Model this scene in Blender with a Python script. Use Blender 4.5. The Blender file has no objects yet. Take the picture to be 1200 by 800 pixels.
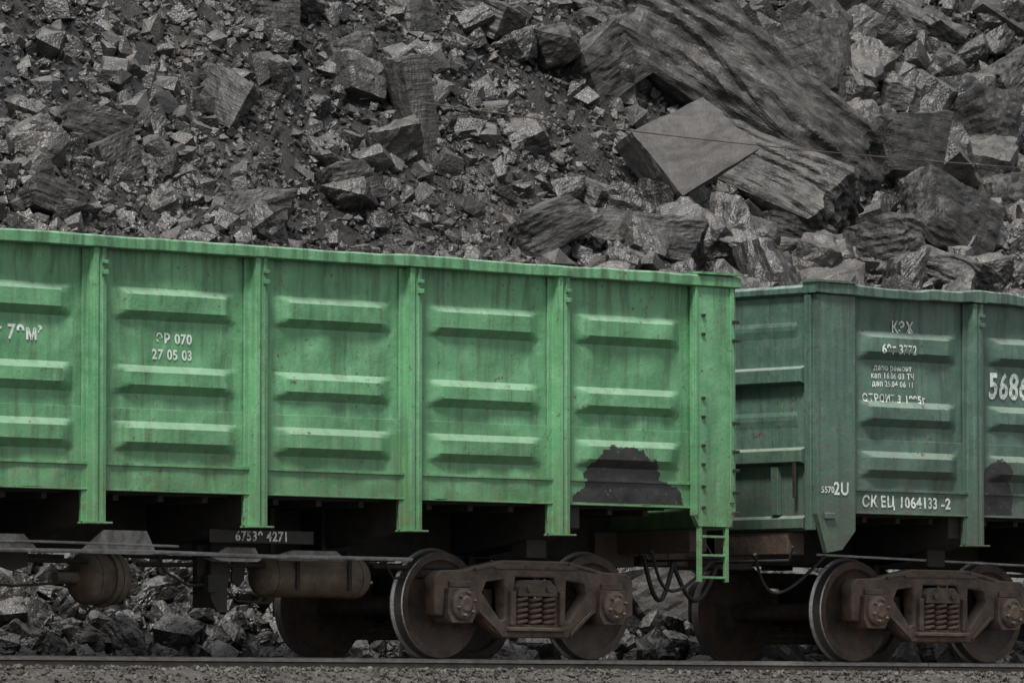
import bpy, bmesh, math, random
import numpy as np
from mathutils import Vector, Matrix, noise
random.seed(7); RNG=np.random.default_rng(11)
sc=bpy.context.scene
sc.view_settings.view_transform='Standard'; sc.view_settings.look='None'; sc.view_settings.exposure=0
TH=math.radians(43); CT,ST=math.cos(TH),math.sin(TH); F=7460.; D0=56.; ZC=-0.49

# ------------------------------------------------------------ materials
def newmat(name):
    m=bpy.data.materials.new(name); m.use_nodes=True
    nt=m.node_tree; b=nt.nodes['Principled BSDF']
    return m,nt,b
class N:
    def __init__(s,nt): s.nt=nt
    def n(s,t,**k):
        x=s.nt.nodes.new(t)
        for a,v in k.items(): setattr(x,a,v)
        return x
    def link(s,a,b): s.nt.links.new(a,b)
    def val(s,sock,v):
        if hasattr(v,'links') or isinstance(v,bpy.types.NodeSocket): s.link(v,sock)
        else: sock.default_value=v
    def math(s,op,a,b=0.0,clamp=False):
        x=s.n('ShaderNodeMath',operation=op); x.use_clamp=clamp
        s.val(x.inputs[0],a); s.val(x.inputs[1],b); return x.outputs[0]
    def mix(s,f,a,b,blend='MIX'):
        x=s.n('ShaderNodeMix',data_type='RGBA',blend_type=blend)
        s.val(x.inputs[0],f); s.val(x.inputs[6],a); s.val(x.inputs[7],b); return x.outputs[2]
    def noise(s,vec,scale,detail=3,rough=.55):
        x=s.n('ShaderNodeTexNoise'); x.inputs['Scale'].default_value=scale
        x.inputs['Detail'].default_value=detail; x.inputs['Roughness'].default_value=rough
        s.link(vec,x.inputs['Vector']); return x.outputs['Fac']
    def mapr(s,v,a,b,c=0.,d=1.):
        x=s.n('ShaderNodeMapRange'); s.val(x.inputs[0],v)
        for i,q in enumerate((a,b,c,d)): x.inputs[i+1].default_value=q
        return x.outputs[0]
    def coord(s,scale=(1,1,1),loc=(0,0,0)):
        t=s.n('ShaderNodeTexCoord'); m=s.n('ShaderNodeMapping')
        m.inputs['Scale'].default_value=scale; m.inputs['Location'].default_value=loc
        s.link(t.outputs['Object'],m.inputs['Vector']); return m.outputs[0]
    def bump(s,h,strength,dist):
        x=s.n('ShaderNodeBump'); x.inputs['Strength'].default_value=strength; x.inputs['Distance'].default_value=dist
        s.link(h,x.inputs['Height']); return x.outputs[0]
def c4(r,g,b): return (r,g,b,1)

def coal_mat(name,lo,hi,dustc,dust=.5,attr=True,bd=.05,spec=.6,rlo=.3,rhi=.6,strata=False):
    m,nt,b=newmat(name); k=N(nt); P=k.coord()
    if strata:
        oi=k.n('ShaderNodeObjectInfo'); ad=k.n('ShaderNodeVectorMath',operation='ADD'); k.link(P,ad.inputs[0])
        k.link(k.math('MULTIPLY',oi.outputs['Random'],60.),ad.inputs[1]); P=ad.outputs[0]
    n1=k.noise(P,5,3,.65); n2=k.noise(P,32,2,.6); n3=k.noise(P,.45,2)
    if attr:
        a=k.n('ShaderNodeAttribute',attribute_name='tone').outputs['Fac']
        t=k.math('ADD',k.math('MULTIPLY',a,.85),k.math('MULTIPLY',k.mapr(n1,.38,.68),.3),True)
    else:
        t=k.math('MULTIPLY',k.mapr(n1,.36,.68),k.mapr(n2,.3,.6,.5,1.))
    base=k.mix(t,lo,hi)
    g=k.n('ShaderNodeNewGeometry'); sx=k.n('ShaderNodeSeparateXYZ'); k.link(g.outputs['True Normal'],sx.inputs[0])
    up=k.mapr(sx.outputs['Z'],.35,.95)
    d=k.math('MULTIPLY',k.math('MULTIPLY',up,k.mapr(n1,.35,.62,.25,1.)),dust)
    base=k.mix(d,base,dustc)  # dust on upward faces, colour brightened further to paint in light contrast
    if not strata: base=k.mix(k.mapr(n3,.48,.72,0,.35),base,c4(.066,.058,.052))
    h=k.math('ADD',k.math('MULTIPLY',n1,.6),k.math('MULTIPLY',n2,.4))
    if strata:
        # bedding planes running along the block
        mp=k.n('ShaderNodeMapping'); mp.inputs['Scale'].default_value=(1.0,9,13); k.link(P,mp.inputs['Vector'])
        w=k.noise(mp.outputs[0],1.,4,.65)
        seam=k.mapr(w,.40,.46,1,0)
        base=k.mix(k.math('MULTIPLY',seam,.6),base,c4(.006,.006,.006))
        h=k.math('ADD',k.math('MULTIPLY',h,.55),k.math('MULTIPLY',w,.8))
    k.link(base,b.inputs['Base Color'])
    k.link(k.mapr(n2,.3,.7,rlo,rhi),b.inputs['Roughness'])
    b.inputs['Specular IOR Level'].default_value=spec
    k.link(k.bump(h,.85,bd),b.inputs['Normal'])
    return m
M_coal=coal_mat('coal',c4(.003,.003,.003),c4(.068,.063,.059),c4(.175,.165,.154),.72,spec=.65)
M_bould=coal_mat('coal_block',c4(.012,.011,.0105),c4(.066,.061,.056),c4(.14,.132,.122),.6,False,.045,.5,.42,.7,True)
M_light=coal_mat('dusty_block',c4(.060,.057,.054),c4(.105,.10,.095),c4(.19,.18,.167),.55,False,.02,.4,.5,.8)
M_soil=coal_mat('coal_fines',c4(.004,.0038,.0037),c4(.020,.0185,.017),c4(.042,.038,.035),.5,False)
M_bsoil=coal_mat('ballast_dirt',c4(.035,.031,.028),c4(.085,.077,.07),c4(.10,.092,.082),.4,False,.05,.3,.6,.9)
M_ball=coal_mat('ballast',c4(.015,.0135,.012),c4(.14,.128,.115),c4(.18,.165,.15),.4,True,.02,.3,.6,.9)
M_ground=coal_mat('ground',c4(.06,.055,.05),c4(.1,.09,.08),c4(.12,.11,.1),.4,False,.05,.3,.6,.9)

def paint(name,base,dark,light,patch=None,rustamt=.62):
    m,nt,b=newmat(name); k=N(nt); P=k.coord()
    n1=k.noise(P,1.1,4,.65); n2=k.noise(P,7,5,.7); n3=k.noise(P,60,3,.6)
    st=k.noise(k.coord(scale=(11,11,.7)),1.,4,.65)
    col=k.mix(k.mapr(n1,.36,.62),dark,base)
    col=k.mix(k.mapr(n2,.47,.72,0,.6),col,light)
    col=k.mix(k.mapr(st,.48,.70,0,.68),col,(dark[0]*.68,dark[1]*.5,dark[2]*.5,1))
    st2=k.noise(k.coord(scale=(14,14,1.1),loc=(3.3,1,2)),1.,4,.65)
    col=k.mix(k.mapr(st2,.56,.75,0,.35),col,(light[0]*1.15,light[1],light[2]*1.1,1))
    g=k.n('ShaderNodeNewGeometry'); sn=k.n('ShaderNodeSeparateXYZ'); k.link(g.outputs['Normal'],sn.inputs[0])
    col=k.mix(k.math('MULTIPLY',k.mapr(sn.outputs['Z'],.3,.9),.45),col,c4(.36,.42,.36))  # upward faces paler: settled dust plus a highlight painted into the colour
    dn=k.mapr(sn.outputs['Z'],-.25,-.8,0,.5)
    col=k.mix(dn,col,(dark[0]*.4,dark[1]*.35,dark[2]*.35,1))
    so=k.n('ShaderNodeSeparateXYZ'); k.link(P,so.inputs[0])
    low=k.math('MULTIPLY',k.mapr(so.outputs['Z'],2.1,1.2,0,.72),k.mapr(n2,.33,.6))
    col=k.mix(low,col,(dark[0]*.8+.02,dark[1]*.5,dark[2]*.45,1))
    soot=k.math('MULTIPLY',k.mapr(so.outputs['Z'],3.0,3.36,0,.5),k.mapr(st,.42,.6))
    col=k.mix(soot,col,(dark[0]*.5,dark[1]*.42,dark[2]*.45,1))
    st3=k.noise(k.coord(scale=(20,20,1.6),loc=(7.1,2,5)),1.,4,.7)
    run=k.math('MULTIPLY',k.mapr(st3,.62,.70,0,.6),k.mapr(n2,.45,.6))
    col=k.mix(run,col,c4(.10,.070,.042))
    r=k.noise(P,17,6,.78); rr=k.math('ADD',r,k.mapr(n1,.3,.7,-.05,.05))
    halo=k.mapr(rr,rustamt-.05,rustamt+.01,0,.4)
    col=k.mix(halo,col,c4(.12,.11,.06))
    rm=k.mapr(rr,rustamt,rustamt+.02)
    col=k.mix(rm,col,c4(.085,.042,.028))
    rough=k.mapr(n2,.3,.7,.34,.62)
    if patch:
        tot=None
        for (cx,cz,a,bb) in patch:
            ex=k.math('POWER',k.math('ABSOLUTE',k.math('DIVIDE',k.math('SUBTRACT',so.outputs['X'],cx),a)),2.6)
            ez=k.math('POWER',k.math('ABSOLUTE',k.math('DIVIDE',k.math('SUBTRACT',so.outputs['Z'],cz),bb)),2.6)
            e=k.math('ADD',ex,ez)
            tot=e if tot is None else k.math('MINIMUM',tot,e)
        wob=k.noise(k.coord(scale=(4,4,5)),1.,5,.65)
        e=k.math('ADD',tot,k.math('MULTIPLY',k.math('SUBTRACT',wob,.5),1.6))
        pm=k.mapr(e,1.0,1.03,1,0)
        pm=k.math('MULTIPLY',pm,k.mapr(so.outputs['Y'],.5,.6,1,0))
        pm=k.math('MULTIPLY',pm,k.mapr(so.outputs['Z'],1.385,1.39,0,1))
        pm=k.math('MULTIPLY',pm,k.mapr(r,.61,.63,1,0))
        pc=k.mix(k.mapr(n2,.35,.7),c4(.010,.011,.011),c4(.030,.028,.027))
        col=k.mix(pm,col,pc)
    k.link(col,b.inputs['Base Color']); k.link(rough,b.inputs['Roughness'])
    b.inputs['Specular IOR Level'].default_value=.5
    h=k.math('ADD',k.math('MULTIPLY',n2,.7),k.math('MULTIPLY',n3,.15))
    k.link(k.bump(h,.4,.03),b.inputs['Normal'])
    return m
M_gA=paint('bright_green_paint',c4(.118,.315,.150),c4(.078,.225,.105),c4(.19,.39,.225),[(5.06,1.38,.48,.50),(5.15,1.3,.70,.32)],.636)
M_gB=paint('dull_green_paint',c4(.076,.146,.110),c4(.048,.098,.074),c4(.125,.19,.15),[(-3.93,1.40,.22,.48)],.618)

def metal(name,a,b2,rough=.7,met=0.,dust=.4,dustc=c4(.16,.145,.125),rust=None):
    m,nt,b=newmat(name); k=N(nt); P=k.coord()
    n1=k.noise(P,7,5,.68); n2=k.noise(P,50,3,.6)
    col=k.mix(k.mapr(n1,.35,.65),a,b2)
    if rust:
        n4=k.noise(k.coord(loc=(5,3,1)),4,5,.7); col=k.mix(k.mapr(n4,.48,.62,0,.85),col,rust)
    g=k.n('ShaderNodeNewGeometry'); sn=k.n('ShaderNodeSeparateXYZ'); k.link(g.outputs['Normal'],sn.inputs[0])
    col=k.mix(k.math('MULTIPLY',k.mapr(sn.outputs['Z'],.2,.9),dust),col,dustc)
    k.link(col,b.inputs['Base Color']); b.inputs['Roughness'].default_value=rough; b.inputs['Metallic'].default_value=met
    k.link(k.bump(k.math('ADD',n1,k.math('MULTIPLY',n2,.4)),.6,.02),b.inputs['Normal']); return m
M_under=metal('grimy_underframe',c4(.008,.007,.006),c4(.024,.019,.015),dust=.3)
M_bogie=metal('rusty_cast_steel',c4(.035,.027,.022),c4(.115,.085,.066),dust=.7,dustc=c4(.27,.23,.19),rust=c4(.13,.075,.048))
M_wheel=metal('wheel_face',c4(.026,.020,.017),c4(.075,.053,.041),dust=.3,rust=c4(.095,.058,.040))
M_tread=metal('polished_tread',c4(.33,.31,.29),c4(.42,.40,.38),.35,.85,.0)
M_spring=metal('rusty_spring',c4(.07,.042,.030),c4(.13,.082,.060),dust=.6)
M_cyl=metal('dusty_tank',c4(.065,.048,.034),c4(.14,.108,.078),dust=.7,dustc=c4(.28,.24,.19),rust=c4(.10,.065,.042))
M_grey=metal('dusty_plate',c4(.12,.115,.11),c4(.36,.35,.34),dust=.8,dustc=c4(.6,.59,.57),rust=c4(.13,.11,.095))
M_hose=metal('rubber_hose',c4(.010,.010,.010),c4(.02,.02,.02),.6)
M_end=metal('rusty_end_beam',c4(.035,.024,.018),c4(.08,.052,.036),dust=.4)
M_rail=metal('rail_side',c4(.075,.057,.045),c4(.13,.105,.085),dust=.2)
M_railtop=metal('rail_head',c4(.22,.2,.18),c4(.32,.3,.28),.4,.6,.0)
M_wood=metal('sleeper_concrete',c4(.12,.11,.10),c4(.2,.19,.17),.9)
M_wire=metal('cable_rust',c4(.05,.036,.031),c4(.09,.06,.05))
def textmat(name,under,wear):
    m,nt,b=newmat(name); k=N(nt)
    n=k.noise(k.coord(),22,5,.8)
    k.link(k.mix(k.mapr(n,wear,wear+.14),c4(.58,.63,.59),under),b.inputs['Base Color']); b.inputs['Roughness'].default_value=.6
    return m
M_tA=textmat('white_stencil',c4(.14,.29,.16),.55); M_tB=textmat('worn_white_stencil',c4(.12,.18,.15),.50); M_tU=textmat('faded_stencil',c4(.03,.027,.025),.47)

# ------------------------------------------------------------ mesh builder
class MB:
    def __init__(s): s.v=[]; s.f=[]; s.m=[]
    def add(s,vs,fs,mi=0):
        o=len(s.v); s.v+= [tuple(v) for v in vs]; s.f+=[tuple(i+o for i in f) for f in fs]; s.m+=[mi]*len(fs)
    def box(s,x0,x1,y0,y1,z0,z1,mi=0,M=None):
        vs=[(x,y,z) for x in(x0,x1) for y in(y0,y1) for z in(z0,z1)]
        if M is not None: vs=[M@Vector(v) for v in vs]
        s.add(vs,[(0,1,3,2),(4,6,7,5),(0,4,5,1),(2,3,7,6),(0,2,6,4),(1,5,7,3)],mi)
    def prism(s,pts,axis,a0,a1,mi=0):
        def P(p,a): return {'x':(a,p[0],p[1]),'y':(p[0],a,p[1]),'z':(p[0],p[1],a)}[axis]
        n=len(pts); vs=[P(p,a0) for p in pts]+[P(p,a1) for p in pts]
        fs=[tuple(range(n)),tuple(range(2*n-1,n-1,-1))]+[(i,i+n,(i+1)%n+n,(i+1)%n) for i in range(n)]
        s.add(vs,fs,mi)
    def revolve(s,prof,axis,c,seg=40,flip=1,mats=None):
        vs=[]; n=len(prof)
        for i in range(seg):
            a=2*math.pi*i/seg; ca,sa=math.cos(a),math.sin(a)
            for (r,h) in prof:
                h*=flip
                if axis=='y': vs.append((c[0]+r*ca,c[1]+h,c[2]+r*sa))
                elif axis=='x': vs.append((c[0]+h,c[1]+r*ca,c[2]+r*sa))
                else: vs.append((c[0]+r*ca,c[1]+r*sa,c[2]+h))
        o=len(s.v); s.v+=vs
        for i in range(seg):
            j=(i+1)%seg
            for q in range(n-1):
                s.f.append((o+i*n+q,o+i*n+q+1,o+j*n+q+1,o+j*n+q)); s.m.append(mats[q] if mats else 0)
    def tube(s,pts,r,seg=8,mi=0,closed_ends=True):
        pts=[Vector(p) for p in pts]; o=len(s.v); n=len(pts)
        up=Vector((0,0,1))
        for i,p in enumerate(pts):
            t=(pts[min(i+1,n-1)]-pts[max(i-1,0)]).normalized()
            ref=up if abs(t.dot(up))<.95 else Vector((0,1,0))
            a=t.cross(ref).normalized(); b=t.cross(a)
            for q in range(seg):
                an=2*math.pi*q/seg; s.v.append(tuple(p+a*r*math.cos(an)+b*r*math.sin(an)))
        for i in range(n-1):
            for q in range(seg):
                q2=(q+1)%seg
                s.f.append((o+i*seg+q,o+i*seg+q2,o+(i+1)*seg+q2,o+(i+1)*seg+q)); s.m.append(mi)
        if closed_ends:
            s.f.append(tuple(o+q for q in range(seg))); s.m.append(mi)
            s.f.append(tuple(o+(n-1)*seg+q for q in range(seg-1,-1,-1))); s.m.append(mi)
    def obj(s,name,mats,parent=None,smooth=None,bevel=0):
        me=bpy.data.meshes.new(name); me.from_pydata(s.v,[],s.f)
        for m in mats: me.materials.append(m)
        me.polygons.foreach_set('material_index',s.m)
        bm=bmesh.new(); bm.from_mesh(me); bmesh.ops.recalc_face_normals(bm,faces=bm.faces); bm.to_mesh(me); bm.free()
        if smooth:
            me.polygons.foreach_set('use_smooth',[True]*len(me.polygons)); me.set_sharp_from_angle(angle=math.radians(smooth))
        o=bpy.data.objects.new(name,me); sc.collection.objects.link(o)
        if parent: o.parent=parent
        if bevel:
            b=o.modifiers.new('bevel','BEVEL'); b.width=bevel; b.segments=2; b.limit_method='ANGLE'
        return o
def empty(name,loc=(0,0,0)):
    e=bpy.data.objects.new(name,None); e.location=loc; sc.collection.objects.link(e); return e

# ------------------------------------------------------------ wagon
HL=6.435; W=3.12
POSTS=[-4.265,-2.66,-1.045,.725,2.495,4.265]
RIBS=[(2.80,3.07),(2.18,2.42),(1.70,1.95)]
EDGES=[-5.92]+POSTS+[5.90]
def bay(x):
    for i in range(len(EDGES)-1):
        if EDGES[i]<=x<=EDGES[i+1]:
            a=EDGES[i]+(.10 if i>0 else 0); b=EDGES[i+1]-(.10 if i<len(EDGES)-2 else 0); return a,b
    return None
def wall_y(x,z,seed):
    a=bay(x); off=0
    if a:
        c=(a[0]+a[1])/2; L=(a[1]-a[0])/2-.10
        tx=min(1,max(0,(L-abs(x-c))/.16))
        for (zb,zt) in RIBS:
            tz=min(1,max(0,min((zt-z)/.06,(z-zb)/.075)))
            off=max(off,.062*min(tx,tz))
        w=min(1,max(0,min((x-a[0]),(a[1]-x))/.22))
        off+=w*(.030*noise.noise((x*1.6+seed,z*1.8,seed))+.020*noise.noise((x*4+seed,z*4,seed*2))+.006*noise.noise((x*9+seed,z*9,seed*2)))
    if z<2.055: off+=.012
    if z<1.60: off+=.012
    if 1.575<z<1.60: off+=.02
    return .06-off
def text(body,x,z,h,seed,mat,parent,name,onwall=True,y=0,sx=1.,rot=0.):
    cu=bpy.data.curves.new(name,'FONT'); cu.body=body; cu.size=h*1.35; cu.align_x='CENTER'; cu.align_y='CENTER'; cu.space_character=1.1
    cu.offset=h*.035
    o=bpy.data.objects.new('tmp',cu); sc.collection.objects.link(o)
    dg=bpy.context.evaluated_depsgraph_get(); dg.update()
    me=bpy.data.meshes.new_from_object(o.evaluated_get(dg)); bpy.data.objects.remove(o)
    bm=bmesh.new(); bm.from_mesh(me); bmesh.ops.triangulate(bm,faces=bm.faces)
    for v in bm.verts:
        px,pz=v.co.x*sx,v.co.y
        X=x+px*math.cos(rot)-pz*math.sin(rot); Z=z+pz*math.cos(rot)+px*math.sin(rot)
        v.co=(X,(wall_y(X,Z,seed)-.007) if onwall else y,Z)
    bm.to_mesh(me); bm.free(); me.materials.clear(); me.materials.append(mat)
    me.polygons.foreach_set('material_index',[0]*len(me.polygons))
    o=bpy.data.objects.new(name,me); sc.collection.objects.link(o); o.parent=parent
    return o

def wagon(xc,paintm,seed,bend):
    E=empty('gondola_wagon',(xc,0,0))
    def chordz(x): return bend*noise.noise((x*.9+seed*3,0,seed))+bend*.6*noise.noise((x*3+seed,5,seed))
    zs=set(np.round(np.arange(1.38,3.43,.05),3))
    for a,b in RIBS:
        for z in (a,a+.037,a+.075,b-.06,b-.03,b): zs.add(round(z,3))
    for z in (1.38,1.574,1.576,1.599,1.601,2.054,2.056,3.42): zs.add(z)
    zs=sorted(zs); xs=set(np.round(np.arange(-HL,HL+.01,.06),3))
    for i in range(len(EDGES)-1):
        a=EDGES[i]+(.10 if i>0 else 0); b=EDGES[i+1]-(.10 if i<len(EDGES)-2 else 0)
        for x in (a+.10,a+.26,b-.10,b-.26): xs.add(round(x,3))
    xs=sorted(xs)
    for side in (0,1):
        mb=MB(); vs=[]
        for z in zs:
            for x in xs:
                y=wall_y(x,z,seed+side*9)
                vs.append((x,y if side==0 else W-y,z))
        nx=len(xs); fs=[(j*nx+i,j*nx+i+1,(j+1)*nx+i+1,(j+1)*nx+i) for j in range(len(zs)-1) for i in range(nx-1)]
        mb.add(vs,fs)
        o=mb.obj('side_panel_sheet',[paintm],E,28)
        Y=lambda y: y if side==0 else W-y
        mb=MB()
        ya,yb=sorted((Y(.10),Y(.12))); mb.box(-HL+.02,HL-.02,ya,yb,1.40,3.40)
        ya,yb=sorted((Y(.02),Y(.16))); mb.box(-HL+.02,HL-.02,ya,yb,1.362,1.378)
        for px in POSTS:
            prof=[(-.125,.05),(-.125,.032),(-.078,.028),(-.066,-.052),(-.022,-.058),(-.014,-.034),(.014,-.034),(.022,-.058),(.066,-.052),(.078,.028),(.125,.032),(.125,.05)]
            mb.prism([(px+a,Y(b)) for a,b in prof],'z',1.10,3.375)
            ya,yb=sorted((Y(-.085),Y(.10))); mb.box(px-.115,px+.115,ya,yb,1.083,1.099)
            ya,yb=sorted((Y(.052),Y(.10))); mb.box(px-.10,px+.10,ya,yb,1.10,1.36)
            ya,yb=sorted((Y(-.10),Y(-.053))); mb.box(px+.01,px+.05,ya,yb,3.15,3.19); mb.box(px+.01,px+.05,ya,yb,3.24,3.27)
        ya,yb=sorted((Y(-.028),Y(.03)))
        if side==0:
            mb.prism([(5.90,3.375),(5.90,1.30),(5.96,1.20),(6.36,1.20),(6.43,1.32),(6.43,3.375)],'y',ya,yb)
            mb.prism([(-HL+.005,3.375),(-HL+.005,1.35),(-6.30,.99),(-6.10,1.02),(-5.92,1.20),(-5.92,3.375)],'y',ya,yb)
        else:
            mb.box(5.90,6.43,ya,yb,1.2,3.375); mb.box(-6.43,-5.92,ya,yb,1.2,3.375)
        ya,yb=sorted((Y(-.045),Y(-.029)))
        mb.box(5.905,5.935,ya,yb,1.3,3.37)
        mb.box(6.35,6.40,ya,yb,1.42,3.37)
        for zz in (3.1,2.93,2.35,2.18,1.92,1.75,1.55,1.36):
            ya,yb=sorted((Y(-.05),Y(-.03)))
            mb.box(5.99,6.03,ya,yb,zz,zz+.025,1)
            ya,yb=sorted((Y(-.065),Y(-.044)))
            if zz!=2.35: mb.box(6.37,6.45,ya,yb,zz-.05,zz-.02,1)
        if side==0: X0=5.99;X1=6.33
        else: X0=-6.33;X1=-5.99
        ya,yb=sorted((Y(-.02),Y(.02)))
        mb.box(X0-.02,X0+.02,ya,yb,.70,1.215); mb.box(X1-.02,X1+.02,ya,yb,.70,1.215)
        ya,yb=sorted((Y(-.015),Y(.01)))
        for zz in (.73,.93,1.10): mb.box(X0+.021,X1-.021,ya,yb,zz,zz+.022)
        mb.obj('side_frame_posts',[paintm,M_under],E,None,.004)
        mb=MB(); st=140; rows=[(-.065,3.385),(-.055,3.375),(.10,3.375),(.11,3.385),(.11,3.46),(.09,3.48),(-.05,3.48),(-.065,3.465)]
        vs=[];n=len(rows)
        for i in range(st+1):
            x=-HL-.03+(2*HL+.06)*i/st; dz=chordz(x); dy=bend*1.1*noise.noise((x*1.3,seed,7))
            for (y,z) in rows: vs.append((x,Y(y+dy),z+(dz if z>3.4 else dz*.5)))
        fs=[(i*n+q,i*n+(q+1)%n,(i+1)*n+(q+1)%n,(i+1)*n+q) for i in range(st) for q in range(n)]
        fs+=[tuple(range(n)),tuple(st*n+q for q in range(n-1,-1,-1))]
        mb.add(vs,fs); 
        for cx in (-6.2,6.2):
            ya,yb=sorted((Y(-.085),Y(.12))); mb.box(cx-.28,cx+.26,ya,yb,3.484,3.505)
        for px in POSTS: 
            ya,yb=sorted((Y(-.08),Y(-.06))); mb.box(px-.09,px+.09,ya,yb,3.385,3.44)
        mb.obj('top_chord',[paintm],E,35)
    for e in (-1,1):
        X=lambda a: e*(HL-a)
        def bx(mb,a,b,y0,y1,z0,z1,mi=0):
            xa,xb=sorted((X(a),X(b))); mb.box(xa,xb,y0,y1,z0,z1,mi)
        mb=MB()
        bx(mb,.03,.06,.11,W-.11,1.20,3.37)
        for z0,z1,d in ((3.36,3.47,.05),(2.54,2.72,.085),(1.80,1.97,.085),(1.19,1.34,.06)):
            pts=[(X(.03),z0),(X(.03-d),z0+.03),(X(.03-d),z1-.03),(X(.03),z1)]
            mb.prism(pts,'y',.13,W-.13)
        for z0 in (2.15,2.98):
            mb.prism([(X(.03),z0),(X(.018),z0+.07),(X(.018),z0+.11),(X(.03),z0+.15)],'y',.25,W-.25)
        for yy in (.45,1.2,W-1.29,W-.54): bx(mb,-.03,.029,yy,yy+.09,1.345,1.795)
        for yy in (.031,W-.11): bx(mb,-.02,.05,yy,yy+.08,1.20,3.37)
        bx(mb,-.05,-.03,.2,.24,1.5,1.9,1)
        mb.obj('end_wall',[paintm,M_under],E,None,.005)
        mb=MB()
        bx(mb,-.0,.22,.35,W-.35,.98,1.185)
        bx(mb,.0,.5,1.30,W-1.30,.86,1.18)
        cz=1.05; cy=W/2
        bx(mb,-.30,.30,cy-.09,cy+.09,cz-.08,cz+.08)
        hd=[(-.22,-.12),(-.30,-.20),(-.47,-.22),(-.53,-.10),(-.44,-.04),(-.43,.06),(-.52,.12),(-.52,.17),(-.34,.2),(-.22,.12)]
        mb.prism([(X(a),cy+b*e) for a,b in hd],'z',cz-.17,cz+.17)
        mb.obj('end_beam_and_coupler',[M_end],E,None,.01)
        mb=MB(); pts=[]
        for i in range(17):
            t=i/16; pts.append((X(-.02-.52*t),cy-.35+.12*t,.98-.42*math.sin(math.pi*t*.97)))
        mb.tube(pts,.022,8)
        pts=[(X(.6-.9*t),.45+.2*math.sin(3*t),.98-.35*math.sin(math.pi*t)) for t in [i/12 for i in range(13)]]
        mb.tube(pts,.016,8)
        mb.tube([(X(-.08),.2,1.05),(X(-.08),.25,.92),(X(-.08),1.2,.92),(X(-.12),1.4,1.2)],.014,8)
        mb.obj('air_hose',[M_hose],E,60)
    mb=MB()
    mb.box(-HL+.08,HL-.08,.17,W-.17,1.385,1.405)
    for yy in (1.38,1.68): mb.box(-6.2,6.2,yy,yy+.06,.93,1.384)
    mb.box(-6.2,6.2,1.33,1.79,.91,.928)
    for px in POSTS:
        if abs(abs(px)-4.265)<.01: 
            continue
        mb.prism([(.105,1.383),(.105,1.13),(.7,1.0),(1.325,.95),(1.325,1.383)],'x',px-.09,px+.09)
        mb.prism([(W-.105,1.383),(W-.105,1.13),(W-.7,1.0),(W-1.325,.95),(W-1.325,1.383)],'x',px-.09,px+.09)
    for bx0 in (-4.325,4.395):
        for s in (0,1):
            Q=lambda y:y if s==0 else W-y
            mb.prism([(Q(.105),1.383),(Q(.105),1.16),(Q(.6),1.02),(Q(1.325),.93),(Q(1.325),1.383)],'x',bx0-.2,bx0+.2)
            ya,yb=sorted((Q(.45),Q(.65)));mb.box(bx0-.12,bx0+.12,ya,yb,.90,1.06)
        mb.revolve([(0,-.05),(.2,-.05),(.2,.0),(0,.0)],'z',(bx0,W/2,.90),24)
    for i in range(len(EDGES)-1):
        a,b=EDGES[i]+.15,EDGES[i+1]-.15
        for y0,y1 in ((.2,1.28),(W-1.28,W-.2)):
            mb.box(a,b,y0,y1,1.345,1.36)
            for q in range(3):
                x=a+(b-a)*(q+.5)/3; mb.box(x-.03,x+.03,y0+.02,y1-.02,1.29,1.343)
    mb.box(.45,1.62,.30,.315,.965,1.075)
    mb.obj('underframe',[M_under],E,None,.004)
    mb=MB()
    def tank(cx,cy,cz,L,r,mi=0):
        p=[(0,-L/2-.07),(r*.5,-L/2-.06),(r*.85,-L/2-.03),(r,-L/2+.01),(r,-L/2+.05),(r*1.04,-L/2+.05),(r*1.04,-L/2+.08),(r,-L/2+.08),(r,L/2-.08),(r*1.04,L/2-.08),(r*1.04,L/2-.05),(r,L/2-.05),(r,L/2-.01),(r*.85,L/2+.03),(r*.5,L/2+.06),(0,L/2+.07)]
        mb.revolve(p,'x',(cx,cy,cz),28)
    tank(2.10,.90,.70,1.10,.18)
    tank(-.15,1.05,.66,.36,.22)
    mb.revolve([(0,0),(.25,0),(.25,.035),(0,.035)],'x',(-.14,1.05,.66),24)
    mb.revolve([(0,-.26),(.05,-.26),(.05,-.0),(0,0)],'x',(-.37,1.05,.66),12)
    mb.obj('air_reservoir',[M_cyl],E,40)
    mb=MB()
    for x in (1.8,2.4): 
        mb.box(x-.025,x+.025,.715,1.07,.89,.905); mb.box(x-.025,x+.025,1.05,1.07,.905,1.34)
        mb.box(x-.02,x+.02,.705,.72,.58,.888)
    mb.box(-.2,-.02,.86,1.24,.885,.90)
    mb.box(.85,.92,.75,1.0,.42,1.3); mb.box(.7,1.05,.76,.80,.62,.95)
    mb.prism([(.80,.95),(.80,.5),(.88,.38),(.98,.38),(1.0,.95)],'y',.70,.73)
    mb.box(.74,.86,.66,.72,.55,.70)
    mb.prism([(1.15,.95),(1.12,.66),(1.2,.6),(1.26,.66),(1.3,.95)],'y',.80,.82)
    mb.prism([(-1.5,.9),(-1.5,.74),(-1.35,.70),(-1.2,.74),(-1.2,.9)],'y',.70,.74)
    mb.tube([(-4.0,1.1,.86),(-.5,1.1,.84)],.018); mb.tube([(.2,1.15,.86),(4.0,1.15,.82)],.018)
    mb.tube([(-1.3,.9,.80),(-.4,.9,.80)],.022); mb.tube([(.1,.85,.78),(1.5,.8,.79)],.02); mb.tube([(2.7,.75,.80),(3.9,.75,.80)],.02)
    mb.tube([(1.0,.8,.6),(1.2,.82,.48),(1.6,.9,.47),(1.65,.95,.6)],.012)
    mb.tube([(.2,.7,.9),(.3,.72,.72),(.6,.75,.6),(.8,.72,.62)],.013)
    mb.tube([(-2.4,.8,.9),(-1.9,.82,.62),(-1.2,.9,.58),(-.5,1.0,.62)],.011)
    mb.tube([(2.75,.7,.9),(2.9,.7,.70),(3.3,.75,.72),(3.5,.8,.86)],.012)
    mb.obj('brake_rigging',[M_under],E,50)
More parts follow.
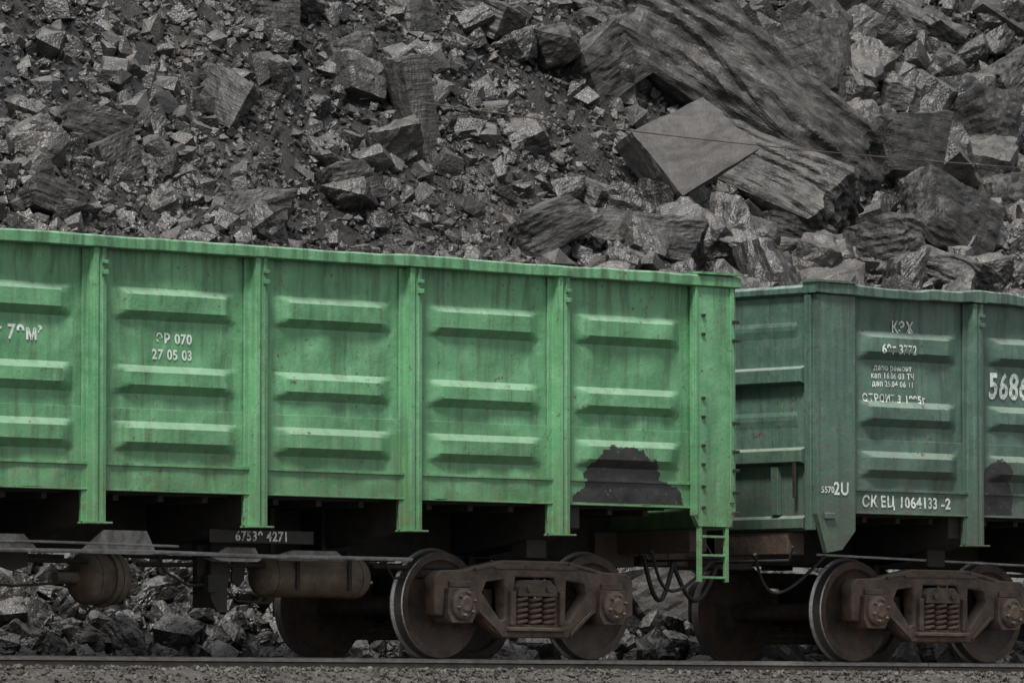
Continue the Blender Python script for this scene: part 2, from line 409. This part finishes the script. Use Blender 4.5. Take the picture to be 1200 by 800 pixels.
    mb=MB()
    for (x0,x1,y,z0,z1) in ((-2.5,-1.3,.45,.88,1.0),(-.85,-.05,.42,.88,1.05),(.60,1.15,.45,.84,.93),(1.35,2.2,.55,.86,.92)):
        mb.prism([(x0,z0),(x1,z0),(x1-.12*(x1-x0),z1),(x0+.3*(x1-x0),z1)],'y',y,y+.015)
        mb.prism([(x0+.1,z0-.03),(x1-.05,z0-.03),(x1,z0-.002),(x0,z0-.002)],'y',y-.02,y+.12)
    mb.tube([(-3,.40,.87),(-1.6,.41,.864),(0,.42,.872),(1.2,.43,.858),(2.9,.46,.86)],.018)
    mb.tube([(-5.9,.5,.99),(-3,.45,.93),(-1.2,.42,.94),(.2,.42,.925)],.011)
    mb.obj('hatch_latch_plates',[M_grey],E)
    return E

def sideframe_mesh():
    cu=bpy.data.curves.new('sf','CURVE'); cu.dimensions='2D'; cu.fill_mode='BOTH'; cu.extrude=.055; cu.bevel_depth=.014; cu.bevel_resolution=1
    def sp(pts):
        s=cu.splines.new('POLY'); s.points.add(len(pts)-1); s.use_cyclic_u=True
        for p,q in zip(s.points,pts): p.co=(q[0],q[1],0,1)
    out=[(.38,.86),(.72,.80),(.84,.77),(1.13,.76),(1.20,.70),(1.20,.40),(1.12,.38),(1.10,.62),(.76,.62),(.74,.42),(.66,.40),(.52,.27),(.40,.20)]
    sp([(-x,z) for x,z in out]+[(x,z) for x,z in out[::-1]])
    for s in (-1,1): sp([(s*.37,.72),(s*.60,.69),(s*.66,.58),(s*.43,.32),(s*.35,.34)])
    sp([(-.25,.74),(.25,.74),(.27,.60),(.27,.29),(-.27,.29),(-.27,.60)])
    o=bpy.data.objects.new('t',cu); sc.collection.objects.link(o)
    dg=bpy.context.evaluated_depsgraph_get(); dg.update()
    me=bpy.data.meshes.new_from_object(o.evaluated_get(dg)); bpy.data.objects.remove(o)
    me.transform(Matrix.Rotation(math.radians(90),4,'X')); me.materials.clear(); me.materials.append(M_bogie)
    me.polygons.foreach_set('material_index',[0]*len(me.polygons)); 
    return me
SF=sideframe_mesh()
WP=[(0,-.02),(.07,-.02),(.115,-.015),(.125,.02),(.19,.05),(.30,.058),(.365,.04),(.392,.012),(.398,0),(.462,0),(.472,.008),(.477,.10),(.488,.108),(.503,.115),(.503,.128),(.49,.135),(.40,.135),(.375,.10),(.20,.10),(.12,.15),(0,.15)]
WM=[0]*9+[1]*5+[0]*6
def bogie(parent,xc):
    for dx in (-.925,.925):
        mb=MB(); x=xc+dx
        mb.revolve(WP,'y',(x,.70,.475),56,1,WM); mb.revolve(WP,'y',(x,W-.70,.475),56,-1,WM)
        mb.revolve([(0,0),(.085,0),(.085,1.42),(0,1.42)],'y',(x,.85,.475),20)
        mb.obj('wheelset',[M_wheel,M_tread],parent,35)
        for s in (0,1):
            mb=MB(); Q=(lambda y:y) if s==0 else (lambda y:W-y); fl=1 if s==0 else -1
            oc=[(-.15,.62),(-.17,.55),(-.17,.40),(-.12,.31),(.12,.31),(.17,.40),(.17,.55),(.15,.62)]
            ya,yb=sorted((Q(.42),Q(.66))); mb.prism([(x+a,b) for a,b in oc],'y',ya,yb)
            mb.revolve([(0,-.05),(.06,-.05),(.075,-.035),(.115,-.03),(.14,-.01),(.145,.03),(0,.03)],'y',(x,Q(.40),.475),24,fl)
            for q in range(6):
                a=q*math.pi/3+.3; mb.revolve([(0,-.05),(.016,-.05),(.016,0),(0,0)],'y',(x+.10*math.cos(a),Q(.39),.475+.10*math.sin(a)),6,fl)
            mb.obj('axlebox',[M_bogie],parent,30,.006)
    for s in (0,1):
        o=bpy.data.objects.new('bogie_side_frame',SF); sc.collection.objects.link(o); o.parent=parent
        o.location=(xc,.535 if s==0 else W-.535,0)
        mb=MB(); Q=(lambda y:y) if s==0 else (lambda y:W-y)
        for sx in (-.17,0,.17):
            for yy in (.48,.60):
                pts=[(xc+sx+.062*math.cos(a),Q(yy)+.05*math.sin(a),.295+.25*t) for t,a in [(i/60,i/60*2*math.pi*5) for i in range(61)]]
                mb.tube(pts,.0155,6)
        mb.obj('spring_set',[M_spring],parent,60)
        mb=MB()
        ya,yb=sorted((Q(.43),Q(.68)))
        mb.prism([(xc-.24,.555),(xc+.24,.555),(xc+.22,.64),(xc+.15,.70),(xc-.15,.70),(xc-.22,.64)],'y',ya,yb)
        for bx in (-.12,.12): mb.revolve([(0,-.03),(.03,-.03),(.03,0),(0,0)],'y',(xc+bx,Q(.43),.62),12,1 if s==0 else -1)
        ya,yb=sorted((Q(.41),Q(.66))); mb.box(xc-.36,xc+.36,ya,yb,.245,.278)
        ya,yb=sorted((Q(.445),Q(.465)))
        mb.box(xc-.5,xc+.5,ya,yb,.795,.83)
        for bx in (-.3,.3): mb.box(xc+bx-.03,xc+bx+.03,ya-.02,yb,.30,.60)
        for sg in (-1,1):
            mb.prism([(xc+sg*.40,.86),(xc+sg*.74,.80),(xc+sg*.74,.775),(xc+sg*.40,.83)],'y',ya,yb)
            mb.prism([(xc+sg*.70,.41),(xc+sg*.42,.20),(xc+sg*.42,.235),(xc+sg*.68,.44)],'y',ya,yb)
        for bx in (-.9,.9):
            ya,yb=sorted((Q(.44),Q(.63))); mb.box(xc+bx*1.03-.13,xc+bx*1.03+.13,ya,yb,.625,.68)
        for bx in (-.36,.36):
            ya,yb=sorted((Q(.70),Q(.80))); mb.box(xc+bx-.05,xc+bx+.05,ya,yb,.3,.62)
        mb.obj('bolster_end',[M_bogie],parent,None,.006)
    mb=MB(); mb.box(xc-.2,xc+.2,.69,W-.69,.50,.78)
    mb.box(xc-.42,xc-.34,.7,W-.7,.36,.42); mb.box(xc+.34,xc+.42,.7,W-.7,.36,.42)
    mb.box(xc-.04,xc+.04,1.3,1.4,.3,.95)
    mb.revolve([(0,0),(.22,0),(.22,.068),(0,.068)],'z',(xc,W/2,.781),24)
    mb.obj('bogie_bolster',[M_under],parent,None,.01)

A=wagon(2.76-HL,M_gA,3.3,.013)
bogie(A,4.395); bogie(A,-4.395)
B=wagon(3.81+HL,M_gB,8.1,.045)
bogie(B,-4.25); bogie(B,4.395)
xA=2.76-HL; xB=3.81+HL
def tA(X): return X-xA
def tB(X): return X-xB
text('70т 79м³',tA(-5.60),2.64,.125,3.3,M_tA,A,'load_lettering')
text('ЭР 070',tA(-3.83),2.65,.085,3.3,M_tA,A,'date_lettering')
text('27 05 03',tA(-3.85),2.515,.085,3.3,M_tA,A,'date_lettering')
text('67539 4271',1.03,1.02,.085,0,M_tU,A,'frame_number',False,.296)
text('КЗХ',tB(5.05),3.11,.11,8.1,M_tB,B,'maker_lettering')
text('69т 3772',tB(4.95),2.90,.09,8.1,M_tB,B,'maker_lettering')
for i,(s,zz) in enumerate((('депо ремонт',2.73),('кап 16.06 03 ТЧ',2.655),('деп 25.04 06 11',2.58),('СТРОИТ 3 1995г',2.44))):
    text(s,tB(4.91),zz,.055 if i<3 else .075,8.1,M_tB,B,'repair_lettering')
text('5686 4271',tB(6.85),2.60,.25,8.1,M_tB,B,'wagon_number',sx=.8)
text('2U',tB(4.13),1.58,.12,0,M_tB,B,'corner_lettering',False,-.034)
text('5570',tB(3.95),1.57,.06,0,M_tB,B,'corner_lettering',False,-.034)
text('СК ЕЦ 1064133 -2',tB(5.08),1.475,.105,8.1,M_tB,B,'owner_lettering',sx=1.0)
mb=MB(); mb.box(tB(3.90),tB(4.03),-.06,-.029,1.30,1.36); mb.obj('corner_step',[M_gB],B,None,.01)

# ------------------------------------------------------------ track and ground
T=empty('railway_track')
mb=MB()
for yc in (W/2-.795,W/2+.795):
    p=[(-.075,-.18),(.075,-.18),(.075,-.168),(.012,-.15),(.009,-.05),(.036,-.038),(.036,-.008),(.028,0),(-.028,0),(-.036,-.008),(-.036,-.038),(-.009,-.05),(-.012,-.15),(-.075,-.168)]
    for x0,x1 in ((-70,6.095),(6.105,90)):
        n=len(p); vs=[(x,yc+a,b) for x in (x0,x1) for a,b in p]
        mb.add(vs,[tuple(range(n)),tuple(range(2*n-1,n-1,-1))])
        for i in range(n): mb.add([vs[i],vs[i+n],vs[(i+1)%n+n],vs[(i+1)%n]],[(0,1,2,3)],1 if 6<=i<=9 else 0)
    mb.box(5.7,6.5,yc-.034,yc-.014,-.125,-.05)
    for q in range(4): mb.box(5.78+q*.2,5.82+q*.2,yc-.055,yc-.035,-.10,-.07)
mb.obj('rails',[M_rail,M_railtop],T)
mb=MB()
for i in range(-60,90):
    x=i*.56+.1; mb.box(x-.12,x+.12,W/2-1.35,W/2+1.35,-.36,-.182)
    for yc in (W/2-.795,W/2+.795):
        for s in (-1,1): mb.box(x-.06,x+.06,yc+s*.10-.03,yc+s*.10+.03,-.18,-.13)
mb.obj('sleepers',[M_wood],T)

BZX=[-4.5,-3.2,-1.4,-.9,3.3,5]; BZ=[-1.6,-1.45,-.30,-.13,-.17,-.25]
def bz(Y): return float(np.interp(Y,BZX,BZ))
def sheet(name,xs,ys,fz,mat,parent=None):
    nx,ny=len(xs),len(ys); V=[(x,y,fz(x,y)) for y in ys for x in xs]
    mb=MB(); mb.add(V,[(j*nx+i,j*nx+i+1,(j+1)*nx+i+1,(j+1)*nx+i) for j in range(ny-1) for i in range(nx-1)])
    return mb.obj(name,[mat],parent,80)
ball=sheet('ballast_bed',np.concatenate([np.arange(-70,-10,2.),np.arange(-10,14,.12),np.arange(14,92,2.)]),np.concatenate([np.arange(-4.5,-2,.4),np.arange(-2,.9,.12),np.arange(.9,5,.3)]),
   lambda x,y: bz(y)+.03*noise.noise((x*1.3,y*1.3,0))+.02*noise.noise((x*5,y*5,3)),M_bsoil)
mb=MB(); mb.add([(-900,-900,-1.55),(900,-900,-1.55),(900,900,-1.55),(-900,900,-1.55)],[(0,1,2,3)]); mb.obj('ground',[M_ground])

# ------------------------------------------------------------ rocks
def hull(pts):
    bm=bmesh.new()
    for p in pts: bm.verts.new(p)
    bmesh.ops.convex_hull(bm,input=bm.verts)
    bmesh.ops.delete(bm,geom=[v for v in bm.verts if not v.link_faces],context='VERTS')
    bmesh.ops.triangulate(bm,faces=bm.faces); return bm
def boxpts(dims,n,j,rr):
    P=[]
    for sx in(-1,1):
        for sy in(-1,1):
            for sz in(-1,1):
                q=rr.uniform(1-j*1.3,1)
                P.append(((sx*q+rr.uniform(-j,j))*dims[0]/2,(sy*q+rr.uniform(-j,j))*dims[1]/2,(sz*q+rr.uniform(-j,j))*dims[2]/2))
    for i in range(n):
        v=Vector((rr.gauss(0,1),rr.gauss(0,1),rr.gauss(0,1))).normalized()*rr.uniform(.5,.66)
        P.append((v.x*dims[0],v.y*dims[1],v.z*dims[2]))
    return P
def arr(bm):
    bm.verts.index_update()
    v=np.array([v.co[:] for v in bm.verts]); f=np.array([[q.index for q in t.verts] for t in bm.faces]); bm.free(); return v,f
def detailed(bm,cuts,seed,amp,freq=3.5):
    for it in range(cuts):
        bmesh.ops.subdivide_edges(bm,edges=bm.edges,cuts=1,use_grid_fill=True)
        bmesh.ops.triangulate(bm,faces=bm.faces)
    bm.normal_update()
    so=Vector((seed*1.7,seed,seed*.6))
    new=[]
    for v in bm.verts:
        p=v.co
        s=noise.noise(p*2.0+so)
        c1=noise.voronoi(p*freq+so)[0]; c2=noise.voronoi(p*freq*2.7+so)[0]
        t=(p.z+.35*s+.2*p.x)*4.0; st=math.floor(t)+min(1,(t-math.floor(t))*4)
        d=amp*(1.2*s+1.1*(c1[0]-.35)+.5*(c2[0]-.35)+.8*(st-t+.2)+.35*noise.noise(p*13+so))
        new.append(p+v.normal*d)
    for v,q in zip(bm.verts,new): v.co=q
    return bm
rr=random.Random(3)
def dims(): return (1.0,rr.uniform(.6,.95),rr.uniform(.4,.8))
P_small=[arr(hull(boxpts(dims(),2,.45,rr))) for i in range(18)]
P_med=[arr(detailed(hull(boxpts(dims(),4,.32,rr)),1,i*2.1,.05)) for i in range(18)]
P_big=[arr(detailed(hull(boxpts(dims(),3,.28,rr)),3,i*3.7,.06)) for i in range(20)]

def quatmats(n,rng):
    q=rng.normal(size=(n,4)); q/=np.linalg.norm(q,axis=1)[:,None]; w,x,y,z=q.T
    return np.stack([1-2*(y*y+z*z),2*(x*y-z*w),2*(x*z+y*w),2*(x*y+z*w),1-2*(x*x+z*z),2*(y*z-x*w),2*(x*z-y*w),2*(y*z+x*w),1-2*(x*x+y*y)],1).reshape(n,3,3)
class Rocks:
    def __init__(s): s.V=[];s.Fc=[];s.T=[];s.o=0
    def scatter(s,protos,pos,size,tone):
        n=len(pos); R=quatmats(n,RNG); idx=RNG.integers(0,len(protos),n)
        for k,(v,f) in enumerate(protos):
            m=np.where(idx==k)[0]
            if not len(m): continue
            vv=np.einsum('nij,vj->nvi',R[m],v)*size[m][:,None,None]+pos[m][:,None,:]
            nv=len(v); ff=f[None]+(np.arange(len(m))*nv)[:,None,None]+s.o
            s.V.append(vv.reshape(-1,3)); s.Fc.append(ff.reshape(-1,3)); s.T.append(np.repeat(tone[m],nv)); s.o+=nv*len(m)
    def obj(s,name,mat,parent=None):
        V=np.concatenate(s.V); Fc=np.concatenate(s.Fc).astype(np.int32); Tn=np.concatenate(s.T)
        me=bpy.data.meshes.new(name); me.vertices.add(len(V)); me.vertices.foreach_set('co',V.astype(np.float32).ravel())
        me.loops.add(Fc.size); me.loops.foreach_set('vertex_index',Fc.ravel())
        me.polygons.add(len(Fc)); me.polygons.foreach_set('loop_start',np.arange(0,Fc.size,3,dtype=np.int32))
        me.polygons.foreach_set('loop_total',np.full(len(Fc),3,dtype=np.int32)); me.update(calc_edges=True)
        a=me.attributes.new('tone','FLOAT','POINT'); a.data.foreach_set('value',Tn.astype(np.float32))
        me.polygons.foreach_set('use_smooth',np.zeros(len(me.polygons),dtype=bool))
        me.materials.append(mat); o=bpy.data.objects.new(name,me); sc.collection.objects.link(o)
        if parent: o.parent=parent
        print(name,len(Fc)); return o

HX=np.arange(-30,60,.25); HY=np.arange(3.0,26,.25)
HZ=np.zeros((len(HY),len(HX)))
for j,y in enumerate(HY):
    b=float(np.interp(y,[3,3.9,21,26],[-.22,-.22,13.1,13.4]))
    for i,x in enumerate(HX):
        k=min(1,max(0,(y-3.6)/1.5))
        HZ[j,i]=b+k*(.60*noise.noise((x*.22,y*.22,1))+.38*noise.noise((x*.7,y*.7,5))+.18*noise.noise((x*2.2,y*2.2,9)))
def hz(x,y):
    fx=np.clip((x-HX[0])/.25,0,len(HX)-1.01); fy=np.clip((y-HY[0])/.25,0,len(HY)-1.01)
    i=fx.astype(int); j=fy.astype(int); a=fx-i; b=fy-j
    return (HZ[j,i]*(1-a)+HZ[j,i+1]*a)*(1-b)+(HZ[j+1,i]*(1-a)+HZ[j+1,i+1]*a)*b
nx=len(HX); mb=MB()
mb.add([(x,y,HZ[j,i]) for j,y in enumerate(HY) for i,x in enumerate(HX)],[(j*nx+i,j*nx+i+1,(j+1)*nx+i+1,(j+1)*nx+i) for j in range(len(HY)-1) for i in range(nx-1)])
mb.add([(-30,26,13.3),(60,26,13.3),(60,45,-1.5),(-30,45,-1.5)],[(0,1,2,3)])
heap=mb.obj('coal_heap',[M_soil],None,80)

def sight(px,py):
    a=(px-600)/F; b=(836-py)/F
    d=55.
    while d<95:
        u=a*d; X=(d-D0)*ST+u*CT; Y=(d-D0)*CT-u*ST; Z=ZC+b*d
        if Y>3.3 and Z<=hz(np.array([X]),np.array([Y]))[0]: break
        d+=.05
    return Vector((X,Y,Z)),d
# keep smaller lumps off the two great slabs
GA=np.array(sight(725,30)[0]); GB=np.array(sight(985,240)[0]); GP=np.array(sight(800,190)[0])
def clear(x,y,rad,radp):
    P=np.stack([x,y,hz(x,y)],1); ab=GB-GA; t=np.clip(((P-GA)@ab)/(ab@ab),0,1)
    dd=np.linalg.norm(P-(GA+t[:,None]*ab),axis=1); dp=np.linalg.norm(P-GP,axis=1)
    return (dd>rad)&(dp>radp)

def pos_uv(n,u0,u1,y0,y1):
    u=RNG.uniform(u0,u1,n); y=RNG.uniform(y0,y1,n); x=(u+ST*y)/CT; return u,x,y
def nfield(x,y,s,o):
    return np.array([noise.noise((a*s,b*s,o)) for a,b in zip(x,y)])
def calmf(u,y): return np.exp(-((u+.2)/1.1)**2-((y-9)/3.)**2)
R=Rocks()
n=66000; u,x,y=pos_uv(n,-9,10,3.4,17.5)
s=.03+.085*RNG.power(.6,n)**2; s=np.where(RNG.random(n)<.2,s*1.6,s)
pz=hz(x,y)+RNG.uniform(-.02,.05,n)
f=nfield(x,y,.35,2); f2=nfield(x,y,1.3,22)
tone=np.clip(RNG.beta(.9,2.4,n)+.2*f+.3*f2,0,1)
R.scatter(P_small,np.stack([x,y,pz],1),s*1.3,tone)
n=15000; u,x,y=pos_uv(n,-9,10,3.5,17.5); f=nfield(x,y,.6,7)
g=np.clip(f*2.4+.38+np.where(u>1,.25,0),0.03,1)
keep=(RNG.random(n)<g*(1-.8*calmf(u,y)))&clear(x,y,.55,.8); u,x,y=u[keep],x[keep],y[keep]; n=len(u)
s=.10+.26*RNG.power(.5,n)**1.6*np.where(u>1,1.4,1)
R.scatter(P_med,np.stack([x,y,hz(x,y)+s*.2],1),s,np.clip(RNG.beta(1.1,1.9,n),0,1))
n=2400; u,x,y=pos_uv(n,-9,10,3.8,17.5); f=nfield(x,y,.5,13)
g=np.where(u>1.0,.75,.2)+f*1.1
keep=(RNG.random(n)<g*(1-.9*calmf(u,y)))&clear(x,y,.85,1.25); u,x,y=u[keep],x[keep],y[keep]; n=len(u)
s=.26+.55*RNG.power(.45,n)**1.6*np.where(u>1.0,1.5,.75)
R.scatter(P_big,np.stack([x,y,hz(x,y)+s*.2],1),s,np.clip(RNG.beta(1.1,1.6,n),0,1))
n=900; u,x,y=pos_uv(n,-9,10,3.6,5.6); s=RNG.uniform(.14,.42,n)
R.scatter(P_big,np.stack([x,y,hz(x,y)+s*.15],1),s,RNG.beta(1.6,1.5,n))
n=9000; x=RNG.uniform(-30,60,n); y=RNG.uniform(3.6,25,n); s=RNG.uniform(.12,.5,n)
u=x*CT-y*ST; k=(u<-8.5)|(u>9.5)|(y>17); x,y,s=x[k],y[k],s[k]
R.scatter(P_small,np.stack([x,y,hz(x,y)+s*.1],1),s,RNG.beta(2,2.5,len(x)))
R.obj('coal_lumps',M_coal,heap)

FR=Matrix(((CT,ST,0),(-ST,CT,0),(0,0,1)))
def block(px,py,w,h,dep,roll,pitch,yaw,mat,seed,cuts=4,amp=.03,lift=.0,jit=.2,extra=3):
    p,d=sight(px,py); k=d/F; r2=random.Random(seed)
    P=boxpts((1,1,1),extra,jit,r2)
    bm=hull(P)
    detailed(bm,cuts,seed,amp,freq=3.0 if w<200 else 5)
    v,f=arr(bm); v=v*np.array([w*k,dep*k,h*k])*1.08
    Rm=FR@(Matrix.Rotation(math.radians(yaw),3,'Z')@Matrix.Rotation(math.radians(pitch),3,'X')@Matrix.Rotation(math.radians(roll),3,'Y'))
    mb=MB(); mb.add([tuple(q) for q in v],[tuple(int(i) for i in t) for t in f])
    o=mb.obj('coal_block',[mat],heap)
    o.matrix_local=Matrix.Translation(p-Vector((ST,CT,0))*lift)@Rm.to_4x4()
    return o
BL=[(850,118,345,120,150,37,-18,18,M_bould,1,5,.06,.35,.16,3),
 (890,222,220,84,90,26,-34,-12,M_bould,41,5,.05,.2,.2,4),
 (800,184,122,86,45,-30,-22,22,M_light,2,4,.018,1.25,.12,0),
 (945,92,84,100,70,-20,-8,-34,M_bould,3,4,.03,.6),
 (850,40,95,40,60,62,-10,30,M_bould,4,4,.05,.5),
 (765,6,110,50,60,12,-20,20,M_bould,5,4,.04,.4),
 (486,130,38,122,40,-8,-8,28,M_bould,6,4,.03,.3),
 (266,118,60,58,30,30,-20,-22,M_bould,7,4,.025,.25),
 (405,70,60,52,50,-10,-8,40,M_bould,8,4,.04,.2),
 (290,252,92,54,60,5,-12,30,M_bould,9,4,.04,.2),
 (748,292,130,52,70,10,-24,18,M_bould,10,4,.03,.35),
 (640,268,96,54,60,-25,-15,34,M_bould,11,4,.04,.2),
 (690,238,56,50,50,20,-8,-34,M_bould,12,4,.04,.2),
 (1060,180,84,84,60,5,-6,34,M_bould,13,4,.025,.55),
 (1140,160,95,72,70,-18,-4,-38,M_bould,14,4,.04,.45),
 (1105,265,90,74,60,25,-8,34,M_bould,15,4,.045,.4),
 (930,278,95,34,60,8,-8,20,M_bould,16,4,.03,.45),
 (1020,300,110,60,70,-10,-5,-34,M_bould,17,4,.045,.35),
 (1110,328,96,50,70,18,-8,-25,M_bould,18,4,.045,.35),
 (1170,245,60,72,50,-10,-8,34,M_bould,19,4,.045,.3),
 (985,130,62,56,50,20,-8,34,M_bould,20,4,.04,.25),
 (895,305,64,38,50,0,-8,24,M_bould,21,4,.04,.2),
 (1185,20,80,46,50,25,-12,24,M_light,22,4,.03,.3),
 (320,26,48,44,40,0,-8,24,M_bould,23,4,.04,.2),
 (100,150,76,46,50,20,-8,24,M_bould,24,4,.04,.15),
 (772,712,90,70,60,-30,-14,26,M_light,25,4,.035,.2),
 (480,15,48,52,40,-20,-8,34,M_bould,26,4,.04,.2),
 (700,80,80,70,60,-30,-5,34,M_bould,27,4,.04,.2),
 (1040,120,52,42,50,10,-8,34,M_bould,28,4,.04,.25),
 (1190,100,76,58,60,-30,-5,34,M_bould,30,4,.045,.3),
 (1075,40,72,48,60,30,-8,-24,M_bould,31,4,.04,.25),
 (1000,25,56,44,50,-20,-8,24,M_bould,32,4,.04,.25),
 (130,190,54,52,50,-20,-8,34,M_bould,33,4,.04,.15),
 (60,240,66,42,50,20,-8,34,M_bould,34,4,.04,.15),
 (570,20,80,44,60,20,-10,-24,M_bould,35,4,.04,.2),
 (640,60,60,50,60,-24,-10,30,M_bould,36,4,.04,.2),
 (405,215,54,44,50,-14,-8,30,M_bould,37,4,.04,.15)]
for b in BL: block(*b)
mb=MB(); pts=[]
for i in range(60):
    t=i/59; px=430+820*t; py=128+88*t+10*math.sin(math.pi*t)
    p,d=sight(px,py); pts.append(p-Vector((ST,CT,0))*.5)
sm=[]
for i in range(60):
    a=pts[max(0,i-9):i+10]; sm.append(sum(a,Vector())/len(a)-Vector((ST,CT,0))*1.4)
mb.tube(sm,.0075,6); mb.obj('haul_cable',[M_wire],None,60)

R=Rocks(); n=26000; x=RNG.uniform(-10,14,n); y=RNG.uniform(-2.3,.66,n); z=np.interp(y,BZX,BZ)+RNG.uniform(-.01,.02,n)
R.scatter(P_small,np.stack([x,y,z],1),RNG.uniform(.02,.055,n),RNG.beta(1.2,2.8,n))
n=5000; x=RNG.uniform(-10,14,n); y=RNG.uniform(.86,4,n); z=np.interp(y,BZX,BZ)
R.scatter(P_small,np.stack([x,y,z],1),RNG.uniform(.03,.08,n),RNG.beta(1.5,3,n))
R.obj('ballast_stones',M_ball,ball)

# ------------------------------------------------------------ light
w=bpy.data.worlds.new('World'); sc.world=w; w.use_nodes=True; nt=w.node_tree
sky=nt.nodes.new('ShaderNodeTexSky'); sky.sky_type='NISHITA'; sky.sun_disc=False
EL,AZ=math.radians(58),math.radians(236)
sky.sun_elevation=EL; sky.sun_rotation=AZ
hs=nt.nodes.new('ShaderNodeHueSaturation'); hs.inputs['Saturation'].default_value=.2
nt.links.new(sky.outputs[0],hs.inputs['Color']); nt.links.new(hs.outputs[0],nt.nodes['Background'].inputs['Color'])
nt.nodes['Background'].inputs['Strength'].default_value=.14
sd=bpy.data.lights.new('overcast_sun','SUN'); sd.energy=4.9; sd.angle=math.radians(12); sd.color=(1,.97,.93)
so=bpy.data.objects.new('overcast_sun',sd); sc.collection.objects.link(so)
dirv=Vector((math.sin(AZ)*math.cos(EL),math.cos(AZ)*math.cos(EL),math.sin(EL)))
so.rotation_euler=dirv.to_track_quat('Z','Y').to_euler()
cd=bpy.data.cameras.new('camera'); cam=bpy.data.objects.new('camera',cd); sc.collection.objects.link(cam); sc.camera=cam
cd.sensor_width=36; cd.lens=F/1200*36; cd.clip_end=3000; cd.clip_start=1
cd.dof.use_dof=True; cd.dof.focus_distance=57.5; cd.dof.aperture_fstop=8
cam.location=(-D0*ST,-D0*CT,ZC); cam.rotation_euler=(math.radians(90+3.345),0,-TH)
